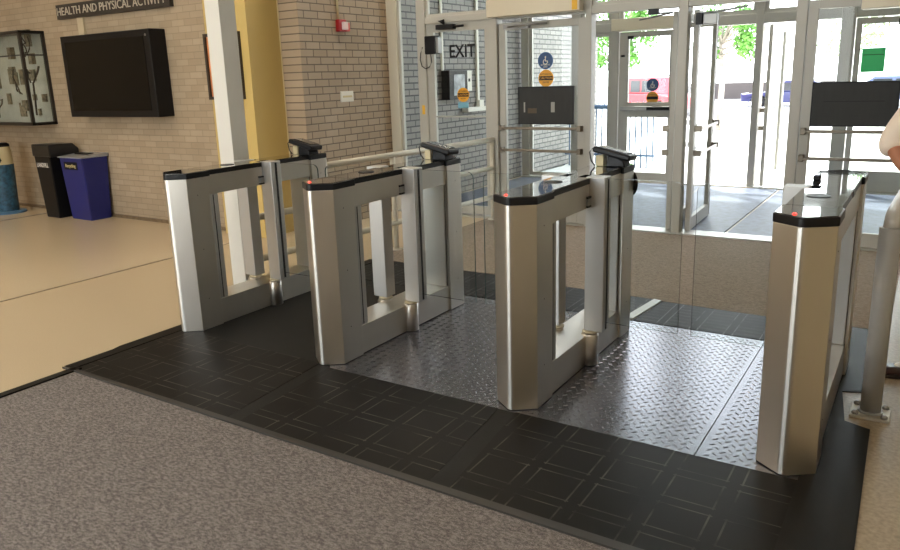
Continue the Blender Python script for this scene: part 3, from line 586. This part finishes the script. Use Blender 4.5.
# ================================================================ TURNSTILES
Wd, A, Bc, Ln = .107, .079, .242, 1.407
def nose(w, a, b, flip=False, r=.026, inset=0.):
    w -= inset; pts = [(-w, b), (-w, a+inset*.5)]
    n = Vector((0, inset)); e1 = (Vector((-w, a))-n).normalized(); e2 = (Vector((w, a))-n).normalized()
    p1 = n+e1*r; p2 = n+e2*r
    for k in range(7):
        t_ = k/6; q = p1*(1-t_)**2+n*2*t_*(1-t_)+p2*t_**2; pts.append((q.x, q.y))
    pts += [(w, a+inset*.5), (w, b)]
    if flip: pts = [(x, Ln-y) for x, y in pts][::-1]
    return pts
def turnstile(X, label, left_glass=True, right_glass=True, scanner=True, bumper=False, right_post=True, leds=(1, 1)):
    t = thing('turnstile', label, 'turnstile', (X, 0, 0), 'stainless steel turnstile cabinets'); Z0 = ZM; ZT = .965
    for fl_ in (False, True):
        bm = B(); prism(bm, nose(Wd, A, Bc, fl_), Z0+.0005, ZT); c = obj('end_column', bm, STEEL, t, bevel=.002)
        bm = B(); y = .085 if not fl_ else Ln-.085
        for z in (.2, .52, .86):
            for s in (-1, 1): lathe(bm, (s*Wd, .15 if not fl_ else Ln-.15, z), [(.003, -.001*s), (.003, .001*s)], 8, 'x')
        obj('screw', bm, DARK, c)
    bm = B(); box(bm, -Wd+.012, Wd-.012, Bc, Ln-Bc, Z0+.001, .17); obj('lower_beam', bm, STEEL, t, bevel=.002)
    bm = B(); box(bm, -Wd+.012, Wd-.012, Bc, .70, .85, ZT+.006); box(bm, -Wd+.012, Wd-.012, .80, Ln-Bc, .85, ZT+.006); box(bm, -.03, .03 if right_post else Wd-.012, .70, .80, .85, ZT+.006); obj('upper_beam', bm, STEEL, t, bevel=.002)
    for y0, y1 in ((Bc, Bc+.075), (Ln-Bc-.03, Ln-Bc)):
        bm = B(); box(bm, -.09, .09, y0, y1, .1705, .8495); j = obj('jamb', bm, POSTM, t, bevel=.003)
        bm = B(); box(bm, -.0915, .0915, (y0+y1)/2-.003, (y0+y1)/2+.003, .175, .845); obj('seal', bm, DARK, j)
    # caps
    for fl_ in (False, True):
        p = nose(Wd+.003, A, Bc+.012, fl_)
        bm = B(); prism(bm, p, ZT+.0005, ZT+.034); c = obj('top_cap', bm, CAPR, t, bevel=.003)
        bm = B(); prism(bm, nose(Wd+.003, A, Bc+.012, fl_, inset=.006), ZT+.034, ZT+.037); obj('glass_top', bm, CAPG, c)
        yl = .06 if not fl_ else Ln-.06
        if not leds[int(fl_)]: continue
        bm = B(); lathe(bm, (-.035 if not fl_ else .0, yl, ZT+.037), [(.008, 0), (.008, .002), (.004, .004)], 14); obj('status_light', bm, LED, c)
    bm = B(); box(bm, -Wd+.011, Wd-.011, Bc+.012, .70, ZT+.0065, ZT+.034); box(bm, -Wd+.011, Wd-.011, .80, Ln-Bc-.012, ZT+.0065, ZT+.034); box(bm, -.03, .03 if right_post else Wd-.008, .70, .80, ZT+.0065, ZT+.034); c = obj('top_cap', bm, CAPR, t)
    bm = B(); box(bm, -Wd+.012, Wd-.012, Bc+.0125, .70, ZT+.034, ZT+.0375); box(bm, -Wd+.012, Wd-.012, .80, Ln-Bc-.0125, ZT+.034, ZT+.0375); box(bm, -.03, .03 if right_post else Wd-.012, .70, .80, ZT+.034, ZT+.0375); obj('glass_top', bm, CAPG, c)
    bm = B(); lathe(bm, (-.01, .5, ZT+.0378), [(.045, 0), (.045, .002)], 32); obj('card_reader', bm, BLK, t)
    # swing posts
    for s, gl in ((-1, left_glass), (1, right_glass)):
        if s > 0 and not right_post: continue
        xa, xb = sorted((s*(Wd-.035), s*(Wd+.068)))
        bm = B(); box(bm, xa, xb, .705, .795, .19, 1.005); p = obj('swing_post', bm, POSTM, t, bevel=.004)
        bm = B(); xs_ = s*(Wd+.0685); box(bm, min(xs_, xs_+s*.002), max(xs_, xs_+s*.002), .742, .758, .2, .995); obj('glass_seal', bm, DARK, p)
        bm = B(); px_ = s*(Wd-.008); lathe(bm, (px_, .72, 0), [(.046, Z0+.001), (.046, .168), (.04, .176)], 28); c = obj('pivot_housing', bm, STEEL, t)
        for f in c.data.polygons: f.use_smooth = abs(f.normal.z) < .5
        bm = B(); lathe(bm, (px_, .73, 0), [(.036, .176), (.044, .18), (.044, .186), (.034, .190)], 24); obj('pivot_collar', bm, mat('pivot_cream', lin((196, 186, 160)), .4, .3), c)
        bm = B(); xx = s*(Wd-.002); box(bm, min(xx, xx-s*.03), max(xx, xx-s*.03), .665, .703, .865, .9); c = obj('hinge_bracket', bm, ALUD, t, bevel=.002)
        for za, zb_ in ((.855, .864), (.9005, .91)):
            bm = B(); box(bm, min(xx-s*.012, xx), max(xx-s*.012, xx), .66, .7035, za, zb_); obj('bracket_gasket', bm, BLK, c)
        if gl:
            x0, x1 = Wd+.069, .584-.032; zt, zb, r = .995, .235, .04; pts = [(x0, zb), (x1, zb)]
            for k in range(7):
                a = math.pi/2*k/6; pts.append((x1-r+r*math.cos(a), zt-r+r*math.sin(a)))
            pts.append((x0, zt)); pts = [(s*x, z) for x, z in pts]
            bm = B(); prism(bm, pts, .745, .755, 'y')
            g = obj('glass_wing', bm, [WING, EDGE], p)
            for f in g.data.polygons: f.material_index = 0 if abs(f.normal.y) > .9 else 1
    if scanner:
        R = Matrix.Rotation(math.radians(13), 3, 'Y') @ Matrix.Rotation(math.radians(-3), 3, 'X')
        sc = thing('ticket_scanner', 'SC', 'scanner', (X+.044, 1.185, ZT+.038))
        bm = B(); prism(bm, [(-.035, 0), (.075, 0), (.065, .035), (.03, .055), (-.025, .06)], -.045, .055, 'y'); obj('stand', bm, BLK, sc, bevel=.006)
        bm = B(); obox(bm, (.0, 0, .072), .22, .13, .034, R); obj('scanner_head', bm, BLK, sc, bevel=.01)
        bm = B(); obox(bm, (.004, .01, .0905), .16, .09, .004, R); obj('scanner_screen', bm, CAPG, sc)
        bm = B(); box(bm, -.1, -.055, -.03, .03, 0, .06); obj('connector_block', bm, CREAM, sc, bevel=.004)
        bm = B(); tube(bm, [(-.08, -.035, .07), (-.115, -.045, .1), (-.13, -.045, .08), (-.12, -.045, .03), (-.1, -.04, .004)], .004, 8); obj('cable', bm, BLK, sc)
    else: sc = None
    if bumper:
        bm = B(); lathe(bm, (0, 0, 0), [(.075, 0), (.078, .012), (.06, .02)], 28, 'x')
        Rz = Matrix.Rotation(math.atan2(Wd, A), 3, 'Z')
        for v in bm.verts: v.co = Rz @ v.co + Vector((Wd*.56, Ln-A*.44+.002, .885))
        obj('round_sensor', bm, BLK, t)
    return t, sc
T1, s1 = turnstile(0, 'leftmost turnstile cabinet, standing beside the white column', left_glass=False, leds=(0, 1))
T2, s2 = turnstile(1.168, 'second turnstile cabinet from the left, between black lane and dark tread plate')
T3, s3 = turnstile(2.336, 'third turnstile cabinet from the left, between the two tread plate lanes', bumper=True, leds=(1, 0))
T4, s4 = turnstile(3.504, 'rightmost and nearest turnstile cabinet, beside the grey handrail', right_glass=False, scanner=False, right_post=False, leds=(1, 0))
for s_, n_ in ((s1, 'leftmost'), (s2, 'second from left'), (s3, 'third from left')):
    s_['label'] = 'black ticket scanner on the far end of the %s turnstile' % n_; s_['group'] = 'ticket scanners on the turnstiles'
t = thing('small_reader', 'small black reader box on the left edge of the rightmost turnstile top', 'reader', (3.43, .98, 1.0025)); bm = B(); box(bm, -.015, .015, -.03, .03, 0, .022); obj('reader_body', bm, BLK, t, bevel=.005); bm = B(); box(bm, -.011, .011, -.024, .024, .022, .024); obj('reader_window', bm, mat('reader_blue', lin((60, 60, 100)), .2), t)

# ================================================================ OUTSIDE
def car(label, loc, rz, m, cat='car', suv=True):
    t = thing('car', label, cat, loc, None, rz); hb = .95 if suv else .8; hr = 1.72 if suv else 1.42
    bm = B(); prof = [(-2.25, .35), (-1.85, .35), (-1.75, .6), (-1.45, .75), (-1.1, .6), (-1.0, .3), (1.0, .3), (1.1, .6), (1.45, .75), (1.75, .6), (1.85, .35), (2.3, .38), (2.32, .8), (2.2, hb-.05), (1.2, hb+.05), (-2.2, hb+.05), (-2.3, .8)]
    prism(bm, prof, -.85, .85, 'y'); obj('body', bm, m, t, bevel=.04)
    bm = B(); cab_ = [(-2.15, hb+.04), (1.15, hb+.04), (.45, hr), (-1.95, hr)] if suv else [(-1.9, hb+.04), (1.0, hb+.04), (.2, hr), (-1.1, hr)]
    prism(bm, cab_, -.74, .74, 'y'); obj('cabin', bm, m, t, bevel=.05)
    gm = mat('car_glass', (.03, .035, .04), .08)
    xs_ = [(-1.85, -1.15), (-1.05, -.25), (-.15, .55)] if suv else [(-1.2, -.35), (-.25, .5)]
    for a, b_ in xs_:
        for s in (-1, 1):
            bm = B(); prism(bm, [(a, hb+.12), (b_+(.15 if b_ > .4 else 0), hb+.12), (b_-.08*(b_ > .4), hr-.13), (a+.06, hr-.13)], s*.742, s*.752, 'y'); obj('side_window', bm, gm, t)
    for x in (-1.42, 1.42):
        for s in (-1, 1):
            bm = B(); lathe(bm, (x, s*.78, .34), [(.34, -.1), (.35, 0), (.34, .1)], 24, 'y'); w = obj('wheel', bm, BLK, t); bm = B(); lathe(bm, (x, s*.78, .34), [(.2, -.105), (.2, .105)], 16, 'y'); obj('hub_cap', bm, ALUD, w)
    if suv:
        for s in (-1, 1):
            bm = B(); tube(bm, [(-1.8, s*.6, hr+.06), (.3, s*.6, hr+.06)], .025, 6); obj('roof_rail', bm, BLK, t)
    return t
car('red sport utility car parked beyond the outer door', (-6.9, 31.5, -.5), math.radians(-38), mat('car_red', lin((190, 30, 45)), .3, coat=.5))
car('dark blue car parked beyond the right opening', (-2.5, 40, -.6), math.radians(180), mat('car_blue', lin((40, 45, 90)), .3, coat=.5), suv=False)
car('grey-blue car parked beyond the right outer post', (2.4, 40, -.5), 0, mat('car_grey', lin((95, 105, 140)), .3, coat=.5), suv=False)
bm = B(); box(bm, -11.5, -1.5, 50, 51, -.5, .55); tag(obj('low_wall', bm, mat('low_wall_grey', lin((72, 66, 64)), .8, noise=.1, nscale=1)), 'long low grey wall far beyond the road', 'wall')
# railing / bench by the entrance
t = thing('bicycle_rack', 'blue-grey bar rack outside the glass left of the outer door', 'rack', (-.85, 9.0, -.02)); rm = mat('rack_blue', lin((70, 95, 125)), .5)
bm = B(); tube(bm, [(-1.1, 0, .98), (1.0, 0, .98)], .035, 10); tube(bm, [(-1.1, 0, .2), (1.0, 0, .2)], .02, 8); obj('rack_rail', bm, rm, t)
for k in range(22):
    x = -1.05+k*.096; bm = B(); tube(bm, [(x, 0, 0), (x, 0, .98), (x+.02, 0, 1.06), (x+.05, 0, 1.0)], .012, 6); obj('rack_bar', bm, rm, t)
# trees
LEAF = [mat('leaf_green', lin((96, 150, 60)), .6, noise=.35, nscale=3), mat('leaf_pale', lin((150, 178, 120)), .6, noise=.3, nscale=3)]
BARK = mat('bark', lin((150, 142, 132)), .9, noise=.3, nscale=8)
def tree(label, x, y, h, r, zc, n, lm, seed, leaf_s=.13):
    random.seed(seed); t = thing('tree', label, 'tree', (x, y, -.02))
    bm = B(); tube(bm, [(0, 0, 0), (.05, 0, h*.3), (-.05, .05, h*.6), (0, 0, h*.85)], [.08, .07, .05, .03], 10)
    cl = []
    for k in range(16):
        a = random.uniform(0, 6.28); rr_ = r*random.uniform(.3, .95); z = zc+random.uniform(-.55, .9)*r
        c = Vector((math.cos(a)*rr_, math.sin(a)*rr_, z)); cl.append(c); tube(bm, [(0, 0, min(h*.6, z-.1)), tuple(c*.5+Vector((0, 0, z*.5))), tuple(c)], [.04, .025, .01], 6)
    obj('trunk', bm, BARK, t)
    bm = B()
    for i in range(n):
        c = random.choice(cl); d = Vector([random.gauss(0, 1) for _ in range(3)]).normalized()*r*.38*random.random()**.5; p = c+d
        a = Vector([random.gauss(0, 1) for _ in range(3)]).normalized(); b_ = a.cross(Vector([random.gauss(0, 1) for _ in range(3)])).normalized(); s = leaf_s*random.uniform(.6, 1.2)
        vs_ = [bm.verts.new(p+a*s*.5), bm.verts.new(p+b_*s*.28+a*s*.05), bm.verts.new(p-a*s*.5), bm.verts.new(p-b_*s*.28+a*s*.05)]; bm.faces.new(vs_)
    obj('foliage', bm, lm, t)
tree('green leafy tree outside left of the outer door', -3.3, 16.5, 3.4, .95, 2.35, 3600, LEAF[0], 1)
tree('green leafy tree seen through the right open door', -.75, 17, 3.6, .75, 2.3, 2200, LEAF[0], 2)
tree('pale leafy tree beyond the far right pane', 2.35, 14, 3.0, .62, 2.15, 700, LEAF[1], 5, .09)
tree('green leafy tree over the outer headers, right of the left tree', -.55, 21, 6, 1.3, 5.2, 1800, LEAF[0], 9)

# ================================================================ PERSON (mostly outside the frame, right)
SKIN = mat('skin', lin((168, 112, 84)), .5); SHIRT = mat('shirt_white', lin((232, 214, 196)), .7, noise=.03, nscale=30)
TROU = mat('trousers_khaki', lin((165, 150, 120)), .8); HAIR = mat('hair_dark', (.02, .015, .012), .6); SHOE = mat('shoe_maroon', lin((52, 22, 22)), .28)
def skin_obj(name, verts, edges, m, parent, sub=2, root=0):
    me = bpy.data.meshes.new(name); me.from_pydata([v[:3] for v in verts], edges, []); me.materials.append(m)
    o = bpy.data.objects.new(name, me); COL.objects.link(o); o.parent = parent
    sk = o.modifiers.new('skin', 'SKIN'); sk.use_smooth_shade = True
    if not me.skin_vertices: bpy.context.view_layer.objects.active = o
    lay = me.skin_vertices[0].data if me.skin_vertices else me.attributes
    for i, v in enumerate(verts): 
        lay[i].radius = (v[3], v[4] if len(v) > 4 else v[3]); lay[i].use_root = (i == root)
    sb = o.modifiers.new('sub', 'SUBSURF'); sb.levels = sub; sb.render_levels = sub
    return o
P = thing('person', 'person in white shirt with rolled sleeve, hand on hip, beside the handrail', 'person', (4.03, 1.3, .001), None, math.radians(-8))
# local: faces -Y; the right arm is on -X
body = [(0, 0, .93, .13, .10), (0, 0, 1.05, .12, .09), (0, .01, 1.2, .135, .10), (0, .01, 1.34, .14, .095), (0, .0, 1.44, .06, .055), (0, -.01, 1.52, .055, .055), (0, -.02, 1.60, .085, .09), (0, -.015, 1.70, .08, .09), (0, -.01, 1.755, .05, .055),
        (-.17, 0, 1.405, .062), (-.27, .02, 1.27, .05), (-.345, .03, 1.14, .043), (-.27, -.05, 1.05, .038), (-.2, -.09, .985, .028), (-.165, -.10, .955, .03, .016),
        (.17, 0, 1.405, .062), (.21, .02, 1.25, .05), (.22, .02, 1.12, .043), (.21, -.03, .98, .036), (.20, -.06, .86, .028), (.2, -.065, .80, .03, .016),
        (-.09, 0, .86, .09), (-.10, 0, .66, .075), (-.11, -.01, .48, .055), (-.115, .0, .3, .052), (-.12, .02, .1, .035), (-.12, -.06, .045, .035, .03), (-.12, -.15, .03, .035, .022),
        (.09, 0, .86, .09), (.10, 0, .66, .075), (.11, -.01, .48, .055), (.115, .0, .3, .052), (.12, .02, .1, .035), (.12, -.06, .045, .035, .03), (.12, -.15, .03, .035, .022)]
edges = [(0, 1), (1, 2), (2, 3), (3, 4), (4, 5), (5, 6), (6, 7), (7, 8), (3, 9), (9, 10), (10, 11), (11, 12), (12, 13), (13, 14), (3, 15), (15, 16), (16, 17), (17, 18), (18, 19), (19, 20), (0, 21), (21, 22), (22, 23), (23, 24), (24, 25), (25, 26), (26, 27), (0, 28), (28, 29), (29, 30), (30, 31), (31, 32), (32, 33), (33, 34)]
def fingers(base, i0, dirv, side, thumb):
    d = Vector(dirv).normalized(); s_ = Vector(side).normalized(); nrm = d.cross(s_)
    for k, ln in enumerate((.062, .072, .068, .054)):
        o = Vector(base)+s_*((k-1.5)*.019); st = len(body)
        for j, (f_, r_) in enumerate(((.015, .0095), (.5, .009), (.85, .008), (1.1, .0065))):
            q = o+d*(f_*ln)+nrm*(-.22*ln*f_*f_); body.append((q.x, q.y, q.z, r_))
            edges.append((i0 if j == 0 else st+j-1, st+j))
    th = Vector(thumb).normalized(); st = len(body)
    for j, (f_, r_) in enumerate(((.02, .012), (.045, .010), (.068, .008))):
        q = Vector(base)-d*.03+s_*(-.028)+th*f_; body.append((q.x, q.y, q.z, r_)); edges.append((i0 if j == 0 else st+j-1, st+j))
fingers((-.15, -.105, .935), 14, (.5, .25, -.7), (.3, -.95, 0), (.3, -.8, .2))
fingers((.2, -.068, .77), 20, (0, -.1, -1), (0, -1, .0), (-.1, -.6, -.6))
skin_obj('body', body, edges, SKIN, P)
shirt = [(0, 0, .92, .155, .125), (0, 0, 1.05, .15, .118), (0, .01, 1.2, .158, .122), (0, .01, 1.35, .155, .11), (0, 0, 1.455, .075, .068),
         (-.18, 0, 1.41, .078), (-.275, .02, 1.27, .068), (-.335, .03, 1.17, .066), (-.345, .022, 1.125, .062), (-.318, -.005, 1.095, .058), (.18, 0, 1.41, .078), (.215, .02, 1.25, .066), (.225, .02, 1.11, .062)]
skin_obj('shirt', shirt, [(0, 1), (1, 2), (2, 3), (3, 4), (3, 5), (5, 6), (6, 7), (7, 8), (8, 9), (3, 10), (10, 11), (11, 12)], SHIRT, P)
tr = [(0, 0, .93, .145, .115)]; te = []
for s in (-1, 1):
    st = len(tr); tr += [(s*.09, 0, .84, .105), (s*.1, 0, .66, .09), (s*.11, -.01, .48, .075), (s*.115, 0, .3, .07), (s*.12, .015, .09, .062)]
    te += [(0, st), (st, st+1), (st+1, st+2), (st+2, st+3), (st+3, st+4)]
skin_obj('trousers', tr, te, TROU, P)
hd = skin_obj('hair', [(0, .0, 1.79, .06, .065), (0, .03, 1.74, .085, .075), (0, .06, 1.66, .06, .05)], [(0, 1), (1, 2)], HAIR, P)
bm = B()
for s in (-1, 1):
    r_ = bmesh.ops.create_uvsphere(bm, u_segments=10, v_segments=8, radius=.012)['verts']
    for v in r_: v.co += Vector((s*.032, -.098, 1.665))
obj('eyes', bm, mat('eye', (.05, .04, .035), .2), P)
skin_obj('nose', [(0, -.1, 1.655, .008), (0, -.118, 1.625, .013), (0, -.11, 1.612, .012)], [(0, 1), (1, 2)], SKIN, P, 1)
bm = B(); tube(bm, [(-.028, -.103, 1.583), (0, -.112, 1.58), (.028, -.103, 1.583)], [.004, .007, .004], 8); obj('mouth', bm, mat('lips', lin((140, 75, 65)), .5), P)
for s in (-1, 1): skin_obj('ear', [(s*.085, 0, 1.66, .009, .02), (s*.092, .008, 1.635, .008, .016)], [(0, 1)], SKIN, P, 1)
for s in (-1, 1):
    t_ = -62 if s < 0 else 10; M = Matrix.Rotation(math.radians(t_), 3, 'Z')
    pts = [(-.035, .07), (-.045, .0), (-.05, -.1), (-.04, -.17), (0, -.2), (.04, -.17), (.05, -.1), (.042, 0), (.035, .07)]
    def tf(pp, k): return [((M @ Vector((x*k, y*k, 0))).x+s*.12, (M @ Vector((x*k, y*k, 0))).y) for x, y in pp]
    bm = B(); prism(bm, tf(pts, 1), 0, .02); so_ = obj('shoe', bm, mat('sole', (.02, .012, .012), .5), P, bevel=.004)
    bm = B(); prism(bm, tf(pts, .98), .02, .055, 'z', tf([(x*.8, y*.85+.005) for x, y in pts], 1)); obj('upper', bm, SHOE, so_, bevel=.01)
    bm = B(); prism(bm, tf([(x*.75, y*.6+.01) for x, y in pts], 1), .055, .068, 'z', tf([(x*.6, y*.5+.015) for x, y in pts], 1)); obj('pale_tongue', bm, WHITE, so_, bevel=.004)
